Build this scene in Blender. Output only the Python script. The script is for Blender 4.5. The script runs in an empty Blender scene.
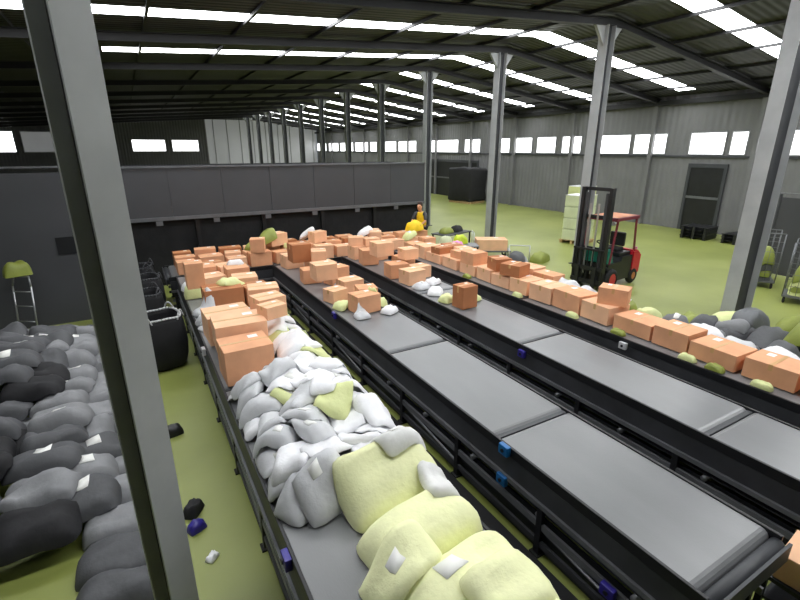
import bpy, bmesh, math, random
import numpy as np
from mathutils import Vector, Matrix, noise
C = bpy.context.scene.collection
SC = bpy.context.scene
PI = math.pi
random.seed(11)

# ------------------------------------------------------------ camera, world, exposure
cam_d = bpy.data.cameras.new('camera')
cam = bpy.data.objects.new('camera', cam_d)
C.objects.link(cam)
cam_d.sensor_width = 36.0
cam_d.lens = 460.0 / 800.0 * 36.0
cam_d.clip_end = 300
cam_d.clip_start = 0.05
cam.location = (0, 0, 4.1)
cam.rotation_euler = (math.radians(90 - 18.15), 0, math.radians(-29.75))
SC.camera = cam
SC.view_settings.view_transform = 'Standard'
SC.view_settings.look = 'None'
SC.view_settings.gamma = 1
SC.view_settings.use_curve_mapping = False
SC.view_settings.exposure = 0.2
world = bpy.data.worlds.new('world')
SC.world = world
world.use_nodes = True
world.node_tree.nodes['Background'].inputs[0].default_value = (0.75, 0.85, 1, 1)
world.node_tree.nodes['Background'].inputs[1].default_value = 1.0
SKYLIGHT = 11.0
WINDOW = 3.2

# ------------------------------------------------------------ helpers
def srgb(r, g, b):
    f = lambda c: ((c / 255 + 0.055) / 1.055) ** 2.4 if c > 10 else c / 255 / 12.92
    return (f(r), f(g), f(b), 1)

def mat(name, col, rough=0.6, metal=0.0, var=0.12, scale=3.0, bump=0.0, bscale=40.0, emit=0.0, col2=None, stretch=None, spec=0.5):
    m = bpy.data.materials.new(name)
    m.use_nodes = True
    nt = m.node_tree
    b = nt.nodes['Principled BSDF']
    b.inputs['Roughness'].default_value = rough
    b.inputs['Metallic'].default_value = metal
    b.inputs['Specular IOR Level'].default_value = spec
    tc = nt.nodes.new('ShaderNodeTexCoord')
    mp = nt.nodes.new('ShaderNodeMapping')
    nt.links.new(tc.outputs['Object'], mp.inputs[0])
    if stretch: mp.inputs['Scale'].default_value = stretch
    n = nt.nodes.new('ShaderNodeTexNoise')
    n.inputs['Scale'].default_value = scale
    n.inputs['Detail'].default_value = 5
    nt.links.new(mp.outputs[0], n.inputs['Vector'])
    r = nt.nodes.new('ShaderNodeValToRGB')
    c2 = col2 or tuple(min(1, c * (1 + var)) for c in col[:3]) + (1,)
    c1 = col if col2 else tuple(c * (1 - var) for c in col[:3]) + (1,)
    r.color_ramp.elements[0].position = 0.32
    r.color_ramp.elements[1].position = 0.68
    r.color_ramp.elements[0].color = c1
    r.color_ramp.elements[1].color = c2
    nt.links.new(n.outputs[0], r.inputs[0])
    nt.links.new(r.outputs[0], b.inputs['Base Color'])
    if bump:
        n2 = nt.nodes.new('ShaderNodeTexNoise')
        n2.inputs['Scale'].default_value = bscale
        n2.inputs['Detail'].default_value = 3
        nt.links.new(mp.outputs[0], n2.inputs['Vector'])
        bp = nt.nodes.new('ShaderNodeBump')
        bp.inputs['Strength'].default_value = bump
        bp.inputs['Distance'].default_value = 0.02
        nt.links.new(n2.outputs[0], bp.inputs['Height'])
        nt.links.new(bp.outputs[0], b.inputs['Normal'])
    if emit:
        nt.links.new(r.outputs[0], b.inputs['Emission Color'])
        b.inputs['Emission Strength'].default_value = emit
    return m

def ribbed(name, col, rough, axis, per_m, strength=0.6, metal=0.0):
    m = mat(name, col, rough, metal, 0.10, 0.6)
    nt = m.node_tree
    b = nt.nodes['Principled BSDF']
    tc = nt.nodes.new('ShaderNodeTexCoord')
    w = nt.nodes.new('ShaderNodeTexWave')
    w.bands_direction = axis
    w.inputs['Scale'].default_value = per_m * 0.314
    nt.links.new(tc.outputs['Object'], w.inputs['Vector'])
    bp = nt.nodes.new('ShaderNodeBump')
    bp.inputs['Strength'].default_value = strength
    bp.inputs['Distance'].default_value = 0.05
    nt.links.new(w.outputs['Color'], bp.inputs['Height'])
    nt.links.new(bp.outputs[0], b.inputs['Normal'])
    return m

def floor_mat():
    m = mat('green_epoxy', srgb(128, 137, 66), 0.38, 0, 0.2, 0.35, 0.08, 6, col2=srgb(152, 160, 88))
    nt = m.node_tree
    b = nt.nodes['Principled BSDF']
    n = nt.nodes.new('ShaderNodeTexNoise')
    n.inputs['Scale'].default_value = 1.3
    n.inputs['Detail'].default_value = 8
    mr = nt.nodes.new('ShaderNodeMapRange')
    mr.inputs[3].default_value = 0.28
    mr.inputs[4].default_value = 0.55
    nt.links.new(n.outputs[0], mr.inputs[0])
    nt.links.new(mr.outputs[0], b.inputs['Roughness'])
    return m

M = dict(
    floor=floor_mat(),
    wall=ribbed('wall_cladding', srgb(120, 120, 122), 0.55, 'Y', 3),
    wall_end=ribbed('end_cladding', srgb(112, 112, 114), 0.55, 'X', 3),
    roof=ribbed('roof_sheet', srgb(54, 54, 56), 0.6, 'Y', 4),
    steel=mat('grey_painted_steel', srgb(166, 168, 170), 0.5, 0.0, 0.1, 2.0),
    steel_dk=mat('dark_steel_and_web_shade', srgb(62, 64, 68), 0.5, 0.0, 0.15, 2.0),
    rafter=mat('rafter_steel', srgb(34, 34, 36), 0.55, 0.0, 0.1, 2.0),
    black=mat('black_steel', srgb(27, 28, 31), 0.45, 0.0, 0.2, 3.0),
    fascia=mat('fascia_panel', srgb(72, 73, 77), 0.55, 0.0, 0.08, 0.7),
    char=mat('charcoal_panel', srgb(58, 59, 63), 0.5, 0.0, 0.2, 2.5),
    railgrey=mat('grey_rail', srgb(112, 114, 118), 0.4, 0.3, 0.15, 2.5),
    alum=mat('aluminium', srgb(190, 192, 194), 0.35, 0.8, 0.08, 4.0),
    belt=mat('grey_belt', srgb(124, 125, 127), 0.3, 0.0, 0.07, 2.2, 0.05, 90, stretch=(1, .3, 1)),
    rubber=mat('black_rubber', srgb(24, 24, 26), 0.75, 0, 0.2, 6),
    card=mat('cardboard', srgb(224, 166, 126), 0.8, 0, 0.1, 2.5, 0.05, 30),
    card2=mat('pale_cardboard', srgb(240, 190, 152), 0.8, 0, 0.08, 2.5, 0.05, 30),
    card3=mat('brown_cardboard', srgb(182, 118, 76), 0.8, 0, 0.1, 2.5, 0.05, 30),
    tape=mat('packing_tape', srgb(206, 160, 104), 0.3, 0, 0.05, 5),
    paper=mat('white_paper', srgb(236, 236, 232), 0.7, 0, 0.04, 5),
    polyw=mat('white_poly', srgb(240, 240, 243), 0.35, 0, 0.05, 3, 0.25, 18),
    polyg=mat('grey_poly', srgb(206, 207, 210), 0.35, 0, 0.08, 3, 0.25, 18),
    polyd=mat('dark_grey_poly', srgb(104, 106, 110), 0.4, 0, 0.1, 3, 0.25, 18),
    polyy=mat('yellow_green_poly', srgb(216, 222, 158), 0.5, 0, 0.07, 3, 0.3, 20),
    polyo=mat('olive_poly', srgb(140, 150, 66), 0.5, 0, 0.1, 3, 0.25, 18),
    sack=mat('grey_sack', srgb(134, 135, 138), 0.7, 0, 0.16, 2.0, 0.35, 14),
    sackd=mat('dark_sack', srgb(84, 85, 88), 0.7, 0, 0.16, 2.0, 0.35, 14),
    sacky=mat('yellow_sack', srgb(240, 242, 190), 0.7, 0, 0.1, 2.0, 0.3, 20),
    sackw=mat('off_white_sack', srgb(228, 228, 226), 0.6, 0, 0.1, 2.0, 0.3, 20),
    blue=mat('blue_plastic', srgb(28, 104, 168), 0.35, 0, 0.06, 5),
    purple=mat('indigo_plastic', srgb(52, 44, 140), 0.35, 0, 0.06, 5),
    red=mat('red_paint', srgb(196, 26, 52), 0.35, 0, 0.08, 4),
    brownred=mat('maroon_paint', srgb(128, 48, 62), 0.4, 0, 0.1, 4),
    orange=mat('orange_paint', srgb(190, 116, 66), 0.45, 0, 0.1, 4),
    teal=mat('teal_plastic', srgb(30, 130, 110), 0.4, 0, 0.1, 4),
    yellow=mat('yellow_vest', srgb(244, 206, 30), 0.6, 0, 0.1, 6, 0.2, 20),
    lime=mat('lime_plastic', srgb(196, 216, 46), 0.5, 0, 0.1, 6),
    pink=mat('pink_plastic', srgb(226, 146, 196), 0.45, 0, 0.08, 6),
    skin=mat('skin', srgb(206, 150, 116), 0.55, 0, 0.06, 6),
    hair=mat('dark_hair', srgb(48, 34, 28), 0.6, 0, 0.2, 20),
    jeans=mat('dark_trousers', srgb(42, 46, 60), 0.8, 0, 0.15, 8),
    cloth=mat('black_cloth', srgb(32, 32, 35), 0.8, 0, 0.2, 3, 0.4, 8),
    rim=mat('pale_webbing', srgb(184, 185, 187), 0.6, 0, 0.1, 5),
    pallet=mat('pallet_wood', srgb(176, 146, 104), 0.8, 0, 0.15, 3, stretch=(1, 6, 1)),
    film=mat('pale_wrap', srgb(206, 214, 176), 0.3, 0, 0.08, 2, 0.3, 9),
    polycarb=mat('polycarbonate', srgb(196, 198, 200), 0.4, 0, 0.05, 0.4, emit=0.18),
    skylight=mat('skylight_sheet', (0.95, 0.97, 1, 1), 0.5, 0, 0.03, 0.8, emit=SKYLIGHT),
    pane=mat('window_daylight', (0.97, 0.98, 1, 1), 0.3, 0, 0.04, 0.6, emit=WINDOW),
    eye=mat('eye', srgb(30, 24, 20), 0.3), lip=mat('lip', srgb(170, 90, 80), 0.5),
)

def obj(name, bm, m, parent=None, smooth=False, loc=None):
    me = bpy.data.meshes.new(name)
    bmesh.ops.recalc_face_normals(bm, faces=bm.faces[:])
    bm.to_mesh(me)
    bm.free()
    me.materials.append(M[m] if isinstance(m, str) else m)
    if smooth:
        me.polygons.foreach_set('use_smooth', [True] * len(me.polygons))
    o = bpy.data.objects.new(name, me)
    C.objects.link(o)
    if parent: o.parent = parent
    if loc is not None: o.location = loc
    return o

def tag(o, label, cat, group=None):
    o['label'] = label
    o['category'] = cat
    if group: o['group'] = group
    return o

def thing(name, label, cat, loc=(0, 0, 0), rz=0.0, group=None):
    o = bpy.data.objects.new(name, None)
    o.empty_display_size = 0.1
    C.objects.link(o)
    o.location = loc
    o.rotation_euler = (0, 0, rz)
    return tag(o, label, cat, group)

def struct(name, bm, m, parent=None, smooth=False):
    o = obj(name, bm, m, parent, smooth)
    if not parent: o['kind'] = 'structure'
    return o

def box(bm, x0, x1, y0, y1, z0, z1, bev=0.0, mtx=None):
    r = bmesh.ops.create_cube(bm, size=1)
    vs = r['verts']
    for v in vs:
        v.co = Vector(((x0 + x1) / 2 + v.co.x * (x1 - x0), (y0 + y1) / 2 + v.co.y * (y1 - y0), (z0 + z1) / 2 + v.co.z * (z1 - z0)))
    if bev:
        es = list({e for v in vs for e in v.link_edges})
        r2 = bmesh.ops.bevel(bm, geom=es, offset=bev, segments=2, affect='EDGES', profile=0.6)
        vs = list({v for f in r2['faces'] for v in f.verts} | {v for v in vs if v.is_valid})
    if mtx:
        bmesh.ops.transform(bm, matrix=mtx, verts=[v for v in vs if v.is_valid])
    return bm

def B(*a, **k):
    return box(bmesh.new(), *a, **k)

def tube(bm, p0, p1, r, seg=12, r1=None):
    p0, p1 = Vector(p0), Vector(p1)
    d = p1 - p0
    q = d.to_track_quat('Z', 'Y').to_matrix().to_4x4()
    bmesh.ops.create_cone(bm, cap_ends=True, segments=seg, radius1=r, radius2=r if r1 is None else r1, depth=d.length,
                          matrix=Matrix.Translation((p0 + p1) / 2) @ q)
    return bm

def path(bm, pts, r, seg=8):
    for a, b in zip(pts[:-1], pts[1:]):
        tube(bm, a, b, r, seg)
    return bm

def torus(bm, c, R, r, axis='Z', n=28, k=8, sx=1, sy=1):
    rows = []
    for i in range(n):
        a = 2 * PI * i / n
        row = []
        for j in range(k):
            t = 2 * PI * j / k
            x, y, z = (R + r * math.cos(t)) * math.cos(a) * sx, (R + r * math.cos(t)) * math.sin(a) * sy, r * math.sin(t)
            if axis == 'X': x, y, z = z, x, y
            if axis == 'Y': x, y, z = x, z, y
            row.append(bm.verts.new((c[0] + x, c[1] + y, c[2] + z)))
        rows.append(row)
    for i in range(n):
        for j in range(k):
            bm.faces.new((rows[i][j], rows[(i + 1) % n][j], rows[(i + 1) % n][(j + 1) % k], rows[i][(j + 1) % k]))
    return bm

ORD = ['nearest', 'second', 'third', 'fourth', 'fifth', 'sixth', 'seventh', 'eighth', 'ninth', 'tenth', 'eleventh', 'twelfth', 'thirteenth',
       'fourteenth', 'fifteenth', 'sixteenth', 'seventeenth', 'eighteenth', 'nineteenth', 'twentieth'] 
def ordn(i):
    if i < 20: return ORD[i]
    t = {2: 'twenty', 3: 'thirty', 4: 'forty', 5: 'fifty'}[(i + 1) // 10]
    k = (i + 1) % 10
    return t + '-' + (['', 'first'] + ORD[1:])[k] if k else {3: 'thirtieth', 4: 'fortieth', 5: 'fiftieth'}[(i + 1) // 10]

# ------------------------------------------------------------ the building
XL, XR, YB, YE = -13.0, 25.5, -10.0, 70.0
RIDGE_X, RIDGE_Z, EAVE_R, EAVE_L = 14.5, 8.25, 6.75, 6.4
def roof_z(x):
    return RIDGE_Z + (x - RIDGE_X) * (EAVE_R - RIDGE_Z) / (XR - RIDGE_X) if x > RIDGE_X else RIDGE_Z + (x - RIDGE_X) * (RIDGE_Z - EAVE_L) / (RIDGE_X - XL)

struct('floor', B(XL - .3, XR + .3, YB - .3, YE + .3, -0.25, 0), 'floor')

strip_y = [-1.4, 3.9, 9.1, 14.5, 19.8, 25.1, 30.3, 35.5, 40.7, 46.0, 51.2, 56.5, 61.7]  # first two strips are unseen, added near the camera as fill light
HW = 0.42
LEFT_END = {0: 3.0, 1: -4.0, 2: -4.0, 3: -4.0, 4: -0.1}  # unseen left spans near the camera are sized as fill light
def prism(bm, pts, y0, y1):   # polygon in x-z extruded along y
    a = [bm.verts.new((x, y0, z)) for x, z in pts]
    b = [bm.verts.new((x, y1, z)) for x, z in pts]
    n = len(pts)
    bm.faces.new(a); bm.faces.new(b[::-1])
    for i in range(n):
        bm.faces.new((a[i], a[(i + 1) % n], b[(i + 1) % n], b[i]))
    return bm

def roof_piece(bm, x0, x1, y0, y1, t=0.08):
    return prism(bm, [(x0, roof_z(x0)), (x1, roof_z(x1)), (x1, roof_z(x1) + t), (x0, roof_z(x0) + t)], y0, y1)

bmL, bmR = bmesh.new(), bmesh.new()
y = YB
# each sheet run is interrupted by the translucent strips
for i, sy in enumerate(strip_y):
    roof_piece(bmR, RIDGE_X, XR, y, sy - HW)
    roof_piece(bmL, XL, RIDGE_X, y, sy - HW)
    roof_piece(bmR, XR - .9, XR, sy - HW, sy + HW)
    roof_piece(bmL, XL, LEFT_END.get(i, RIDGE_X), sy - HW, sy + HW)
    y = sy + HW
roof_piece(bmR, RIDGE_X, XR, y, YE)
roof_piece(bmL, XL, RIDGE_X, y, YE)
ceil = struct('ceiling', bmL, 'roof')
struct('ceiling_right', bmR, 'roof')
wn = 0
for i, sy in enumerate(strip_y):
    spans = [(RIDGE_X, XR - .9)]
    if i in LEFT_END: spans.append((LEFT_END[i], RIDGE_X))
    for a, b in spans:
        wn += 1
        struct('window_%d' % wn, roof_piece(bmesh.new(), a, b, sy - HW, sy + HW, 0.03), 'skylight')
# purlins and rafters
tn = 0
col_y = [5.4, 11.3, 16.4, 21.9, 27.2, 32.4, 37.6, 42.8, 48.0, 53.2, 58.4, 63.6]
for k, x in enumerate([-11, -8, -5, -2, 1, 3.5, 6, 8.5, 11, 13.2, 15.8, 17.8, 19.8, 21.8, 23.8]):
    tn += 1
    z = roof_z(x)
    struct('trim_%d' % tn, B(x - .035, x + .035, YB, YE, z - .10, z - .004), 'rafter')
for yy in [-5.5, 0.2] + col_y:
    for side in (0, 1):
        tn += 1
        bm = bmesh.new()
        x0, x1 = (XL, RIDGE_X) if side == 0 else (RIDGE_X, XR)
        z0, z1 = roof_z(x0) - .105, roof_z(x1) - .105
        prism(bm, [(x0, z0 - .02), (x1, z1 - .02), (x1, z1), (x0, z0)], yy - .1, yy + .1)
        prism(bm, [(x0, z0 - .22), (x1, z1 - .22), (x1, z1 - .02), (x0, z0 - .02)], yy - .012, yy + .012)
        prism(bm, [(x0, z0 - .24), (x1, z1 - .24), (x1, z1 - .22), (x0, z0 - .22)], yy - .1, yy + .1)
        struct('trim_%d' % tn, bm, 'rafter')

# right wall with a long band of windows
WZ0, WZ1 = 3.82, 4.92
panes = [(72, 66), (65, 61.5), (60.8, 56.6), (56, 52.3), (51.7, 50), (49.2, 45.4), (44.9, 41.3), (39.6, 34.3), (33.4, 31.3), (29.8, 27.8), (27.4, 25.5),
         (25.05, 23.3), (22.8, 21.2), (19.9, 17.75), (17.55, 15.6), (14.4, 12.65), (12.45, 11.7), (11.4, 10.8), (10.0, 8.0), (7.6, 5.6), (5.2, 3.2), (2.0, 0.0), (-0.4, -2.4)]
panes = [(min(a, 69.7), b) for a, b in panes]
bm = bmesh.new()
box(bm, XR, XR + .15, YB, YE, 0, WZ0)
box(bm, XR, XR + .15, YB, YE, WZ1, EAVE_R + .05)
prev = YE
for a, b in panes:
    if prev - a > .01: box(bm, XR, XR + .15, a, prev, WZ0, WZ1)
    prev = b
box(bm, XR, XR + .15, YB, prev, WZ0, WZ1)
struct('wall_right', bm, 'wall')
for a, b in panes:
    wn += 1
    bm = bmesh.new()
    t = .05
    box(bm, XR - .03, XR + .06, b, a, WZ0, WZ0 + t); box(bm, XR - .03, XR + .06, b, a, WZ1 - t, WZ1)
    box(bm, XR - .03, XR + .06, b, b + t, WZ0 + t, WZ1 - t); box(bm, XR - .03, XR + .06, a - t, a, WZ0 + t, WZ1 - t)
    w = struct('window_%d' % wn, bm, 'alum')
    obj('pane', B(XR + .02, XR + .035, b + t, a - t, WZ0 + t, WZ1 - t), 'pane', w)
# sill flashing below the windows
tn += 1
struct('trim_%d' % tn, B(XR - .09, XR, YB, YE, WZ0 - .13, WZ0 - .03), 'steel_dk')
tn += 1
struct('trim_%d' % tn, B(XR - .25, XR, YB, YE, EAVE_R - .45, EAVE_R - .22), 'rafter')
# pilaster posts of the right wall
for yy in col_y:
    tn += 1
    struct('trim_%d' % tn, B(XR - .22, XR, yy - .1, yy + .1, 0, 6.35), 'wall')

# end wall, pale translucent sheet to the right of two windows
bm = bmesh.new()
def gable(bm, x0, x1, z0, y0, y1):
    pts = [(x0, z0), (x1, z0), (x1, roof_z(x1))]
    if x0 < RIDGE_X < x1: pts.append((RIDGE_X, RIDGE_Z))
    pts.append((x0, roof_z(x0)))
    return prism(bm, pts, y0, y1)
gable(bm, XL, 1.0, 0, YE, YE + .2); gable(bm, 8.9, 10.0, 0, YE, YE + .2); gable(bm, 10.0, XR, 7.9, YE, YE + .2)
box(bm, 10.0, XR, YE, YE + .2, 0, 2.2)
box(bm, 1.0, 8.9, YE, YE + .2, 0, 3.8); gable(bm, 1.0, 8.9, 5.3, YE, YE + .2)
box(bm, 4.9, 5.6, YE, YE + .2, 3.8, 5.3)
struct('wall_end', bm, 'wall_end')
wn += 1
struct('window_%d' % wn, B(10.0, XR, YE + .05, YE + .1, 2.2, 7.9), 'polycarb')
for k in range(9):
    tn += 1
    struct('trim_%d' % tn, B(10.9 + k * 1.75, 11.0 + k * 1.75, YE - .05, YE + .04, 2.2, 7.9), 'steel')
for x0, x1 in ((1.0, 4.9), (5.6, 8.9)):
    wn += 1
    bm = bmesh.new()
    box(bm, x0, x1, YE - .03, YE + .06, 3.8, 3.88); box(bm, x0, x1, YE - .03, YE + .06, 5.22, 5.3)
    box(bm, x0, x0 + .08, YE - .03, YE + .06, 3.88, 5.22); box(bm, x1 - .08, x1, YE - .03, YE + .06, 3.88, 5.22)
    w = struct('window_%d' % wn, bm, 'alum')
    obj('pane', B(x0 + .08, x1 - .08, YE + .02, YE + .04, 3.88, 5.22), 'pane', w)
# left wall with a few panes at its far end, back wall
struct('wall_left', B(XL - .2, XL, YB, YE, 0, EAVE_L + .05), 'wall')
struct('wall_back', gable(bmesh.new(), XL, XR, 0, YB - .2, YB), 'wall_end')
for x0, x1, m in ((-12.5, -10.6, 'pane'), (-10, -6.6, 'polycarb'), (-5.6, -4.4, 'pane'), (-4.2, -2.0, 'polycarb')):
    wn += 1
    bm = bmesh.new()
    box(bm, x0, x1, YE - .06, YE - .001, 3.7, 3.8); box(bm, x0, x1, YE - .06, YE - .001, 6.0, 6.1)
    box(bm, x0, x0 + .08, YE - .06, YE - .001, 3.8, 6.0); box(bm, x1 - .08, x1, YE - .06, YE - .001, 3.8, 6.0)
    w = struct('window_%d' % wn, bm, 'alum')
    obj('pane', B(x0 + .08, x1 - .08, YE - .03, YE - .002, 3.8, 6.0), m, w)
# dark dock doors in the right wall
def dock_door(n, y0, y1, h):
    bm = bmesh.new()
    box(bm, XR - .1, XR - .002, y0, y0 + .15, 0, h); box(bm, XR - .1, XR - .002, y1 - .15, y1, 0, h); box(bm, XR - .1, XR - .002, y0, y1, h, h + .2)
    d = struct('door_%d' % n, bm, 'steel_dk')
    obj('shutter', B(XR - .06, XR - .003, y0 + .15, y1 - .15, 0, h), 'black', d)
    obj('shutter_bar', B(XR - .09, XR - .06, y0 + .15, y1 - .15, h * .52, h * .52 + .12), 'railgrey', d)
dock_door(1, 31.4, 38.6, 3.0)
dock_door(2, 12.3, 14.2, 3.2)

# ------------------------------------------------------------ steel columns
def column(x, y, w, d, label, rz=0.0, gusset=True, fm='steel', wm='steel_dk'):
    t = thing('steel_column', label, 'column', (x, y, 0), rz, None)
    h = roof_z(x) - .35
    obj('flange', B(d / 2 - .016, d / 2, -w / 2, w / 2, .03, h), fm, t)
    obj('flange', B(-d / 2, -d / 2 + .016, -w / 2, w / 2, .03, h), fm, t)
    obj('web', B(-d / 2 + .016, d / 2 - .016, -.008, .008, .03, h), wm, t)  # web darker than the flanges, recess shade put into its colour
    obj('base_plate', B(-d / 2 - .08, d / 2 + .08, -w / 2 - .08, w / 2 + .08, 0, .03), 'steel_dk', t)
    if gusset:
        for s in (-1, 1):
            bm = bmesh.new()
            prism(bm, [(s * (d / 2), h - .6), (s * (d / 2 + .45), h - .02), (s * d / 2, h - .02)], -.05, .05)
            obj('knee_brace', bm, 'steel', t)
    return t
column(-.2, 3.6, .25, .22, 'grey steel column close to the camera beside the sack heap', math.radians(-52))
column(13.0, 5.4, .32, .85, 'wide steel column, web darkened as shade, beside the right-hand sack heap', wm='char')  # charcoal web colour carries the shade of the recess
far_lab = ['grey steel column standing behind the red forklift', 'grey steel column second behind the forklift, beyond the hand trolley',
           'grey steel column at the right end of the dark raised walkway']
for i, yy in enumerate(col_y[1:]):
    column(14.2, yy, .36, .36, far_lab[i] if i < 3 else 'distant grey steel column in the row beyond the raised walkway, %s of them' % (ORD[i - 3] if i > 3 else 'nearest'))

# ------------------------------------------------------------ conveyors
def conveyor(label, x0, x1, y0, y1, zt=1.0, seams=(), sensors=()):
    t = thing('belt_conveyor', label, 'conveyor', ((x0 + x1) / 2, y0, 0))
    hw = (x1 - x0) / 2
    L = y1 - y0
    cuts = [0.06] + [s - y0 for s in seams] + [L - .06]
    for a, b in zip(cuts[:-1], cuts[1:]):
        bm = bmesh.new()
        r = .075
        pts = []
        n = 8
        for k in range(n + 1):
            an = PI / 2 + PI * k / n
            pts.append((a + .02 + r + r * math.cos(an), zt - r + r * math.sin(an)))
        for k in range(n + 1):
            an = -PI / 2 + PI * k / n
            pts.append((b - .02 - r + r * math.cos(an), zt - r + r * math.sin(an)))
        va = [bm.verts.new((-hw + .035, p, q)) for p, q in pts]
        vb = [bm.verts.new((hw - .035, p, q)) for p, q in pts]
        bm.faces.new(va); bm.faces.new(vb[::-1])
        for k in range(len(pts)):
            bm.faces.new((va[k], va[(k + 1) % len(pts)], vb[(k + 1) % len(pts)], vb[k]))
        obj('belt', bm, 'belt', t)
        if b < L - .1:
            obj('transfer_plate', B(-hw + .04, hw - .04, b - .03, b + .03, zt - .12, zt - .012), 'steel_dk', t)
    for s in (-1, 1):
        xo = s * hw
        xi = s * (hw - .032)
        lo, hi = min(xo, xi), max(xo, xi)
        bm = B(lo, hi, 0, L, zt - .10, zt + .015, .006)
        obj('edge_rail', bm, 'black', t)
        obj('side_panel', B(lo + .006, hi - .006, .02, L - .02, zt - .34, zt - .105), 'char', t)
        bm = bmesh.new()
        box(bm, lo - (.02 if s < 0 else 0), hi + (.02 if s > 0 else 0), .02, L - .02, zt - .40, zt - .345)
        obj('lower_flange', bm, 'railgrey', t)
        obj('tie_rail', B(lo, hi, .02, L - .02, zt - .66, zt - .585), 'railgrey', t)
        obj('foot_rail', B(lo, hi, .02, L - .02, .12, .19), 'char', t)
        obj('inner_panel', B(s * (hw - .075) - .01, s * (hw - .075) + .01, .1, L - .1, .004, zt - .56), 'black', t)
        nleg = max(2, int(L / 1.45) + 1)
        for k in range(nleg):
            yy = .12 + (L - .24) * k / (nleg - 1)
            lg = obj('leg', B(lo - .008, hi + .008, yy - .035, yy + .035, .02, zt - .40), 'black', t)
            obj('foot_pad', B(lo - .035, hi + .035, yy - .06, yy + .06, 0, .02), 'rubber', lg)
            if k < nleg - 1 and s < 0 and k % 2 == 0:
                bm = bmesh.new()
                y2 = .12 + (L - .24) * (k + 1) / (nleg - 1)
                tube(bm, (xo + .02, yy, .2), (xo + .02, y2, zt - .66), .016, 6)
                obj('brace', bm, 'railgrey', t)
    # return belt and rollers seen between the rails
    obj('return_belt', B(-hw + .05, hw - .05, .1, L - .1, zt - .50, zt - .488), 'char', t)
    nr = int(L / 1.1)
    for k in range(nr):
        yy = .5 + k * 1.1
        obj('return_roller', tube(bmesh.new(), (-hw + .02, yy, zt - .54), (hw - .02, yy, zt - .54), .035, 10), 'railgrey', t, True)
    # end drums and bearing plates
    for yy, q in ((.02, -1), (L - .02, 1)):
        d = obj('drum', tube(bmesh.new(), (-hw + .03, yy, zt - .08), (hw - .03, yy, zt - .08), .06, 16), 'steel_dk', t, True)
        obj('end_plate', B(-hw, hw, yy - .012 + q * .075, yy + .012 + q * .075, zt - .2, zt - .02), 'char', t)
    for (yy, dz, s, m) in sensors:
        x = s * (hw + .03)
        sb = obj('sensor_box', B(x - .03, x + .03, yy - y0 - .07, yy - y0 + .07, zt + dz - .06, zt + dz + .06, .012), m, t)
        obj('sensor_eye', tube(bmesh.new(), (x + s * .03, yy - y0, zt + dz), (x + s * .045, yy - y0, zt + dz), .022, 12), 'black', sb)
    return t
BELT_END = 12.75
conveyor('leftmost grey belt conveyor, heaped with white parcel bags and boxes', .66, 2.22, 1.15, BELT_END, 1.0, (6.0,), ((2.95, -.05, -1, 'purple'), (7.6, -.05, -1, 'polyg')))
conveyor('bare grey belt conveyor, second from the left, with blue sensor boxes', 3.15, 4.32, 1.05, BELT_END, 1.0, (3.35, 5.95), ((3.15, -.03, -1, 'blue'), (3.15, -.42, -1, 'blue'), (8.1, -.03, -1, 'purple'), (1.75, -.62, -1, 'purple')))
conveyor('bare grey belt conveyor, third from the left, one indigo sensor box', 5.24, 6.34, -.6, BELT_END, 1.0, (2.2, 5.2, 8.4), ((5.05, -.12, -1, 'purple'),))
conveyor('rightmost belt conveyor carrying the long line of cardboard boxes', 6.95, 8.35, -.6, BELT_END, 1.0, (3.0, 7.0), ((4.4, -.1, -1, 'polyg'),))
# cross conveyor at their far ends
cc = conveyor('cross belt conveyor at the far ends, buried under boxes', 0, 1.5, 0, 8.2, 0.93)
cc.rotation_euler = (0, 0, -PI / 2)
cc.location = (.5, 13.68, 0)

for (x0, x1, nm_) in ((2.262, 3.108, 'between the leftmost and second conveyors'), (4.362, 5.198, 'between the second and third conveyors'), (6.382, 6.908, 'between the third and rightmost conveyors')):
    m_ = obj('gap_shade_sheet', B(x0, x1, 1.3, 12.7, .001, .014, .004), 'rubber')  # dark sheet added for the shaded floor of each gap
    tag(m_, 'long dark sheet added as floor shade ' + nm_, 'sheet')

# ------------------------------------------------------------ heaps: height field
class Field:
    def __init__(s, x0, x1, y0, y1, fn, c=0.03):
        s.x0, s.y0, s.c = x0, y0, c
        s.nx, s.ny = int((x1 - x0) / c) + 1, int((y1 - y0) / c) + 1
        X, Y = np.meshgrid(x0 + np.arange(s.nx) * c, y0 + np.arange(s.ny) * c, indexing='ij')
        s.X, s.Y = X, Y
        s.h = np.vectorize(fn, otypes=[float])(X, Y)
        s.owner = np.full(s.h.shape, -1)
    def at(s, x, y):
        i = np.clip(((x - s.x0) / s.c), 0, s.nx - 1.001); j = np.clip(((y - s.y0) / s.c), 0, s.ny - 1.001)
        i0, j0 = i.astype(int), j.astype(int)
        fi, fj = i - i0, j - j0
        h = s.h
        return h[i0, j0] * (1 - fi) * (1 - fj) + h[i0 + 1, j0] * fi * (1 - fj) + h[i0, j0 + 1] * (1 - fi) * fj + h[i0 + 1, j0 + 1] * fi * fj
    def mask(s, x, y, l, w, a):
        ca, sa = math.cos(a), math.sin(a)
        u = ((s.X - x) * ca + (s.Y - y) * sa) / (l / 2); v = (-(s.X - x) * sa + (s.Y - y) * ca) / (w / 2)
        return u, v, (np.abs(u) < 1) & (np.abs(v) < 1)

rng = np.random.default_rng(5)
def smooth2(a, k):
    for _ in range(k):
        p = np.pad(a, 1, mode='edge')
        a = (p[1:-1, 1:-1] * 2 + p[:-2, 1:-1] + p[2:, 1:-1] + p[1:-1, :-2] + p[1:-1, 2:]) / 6
    return a

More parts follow.
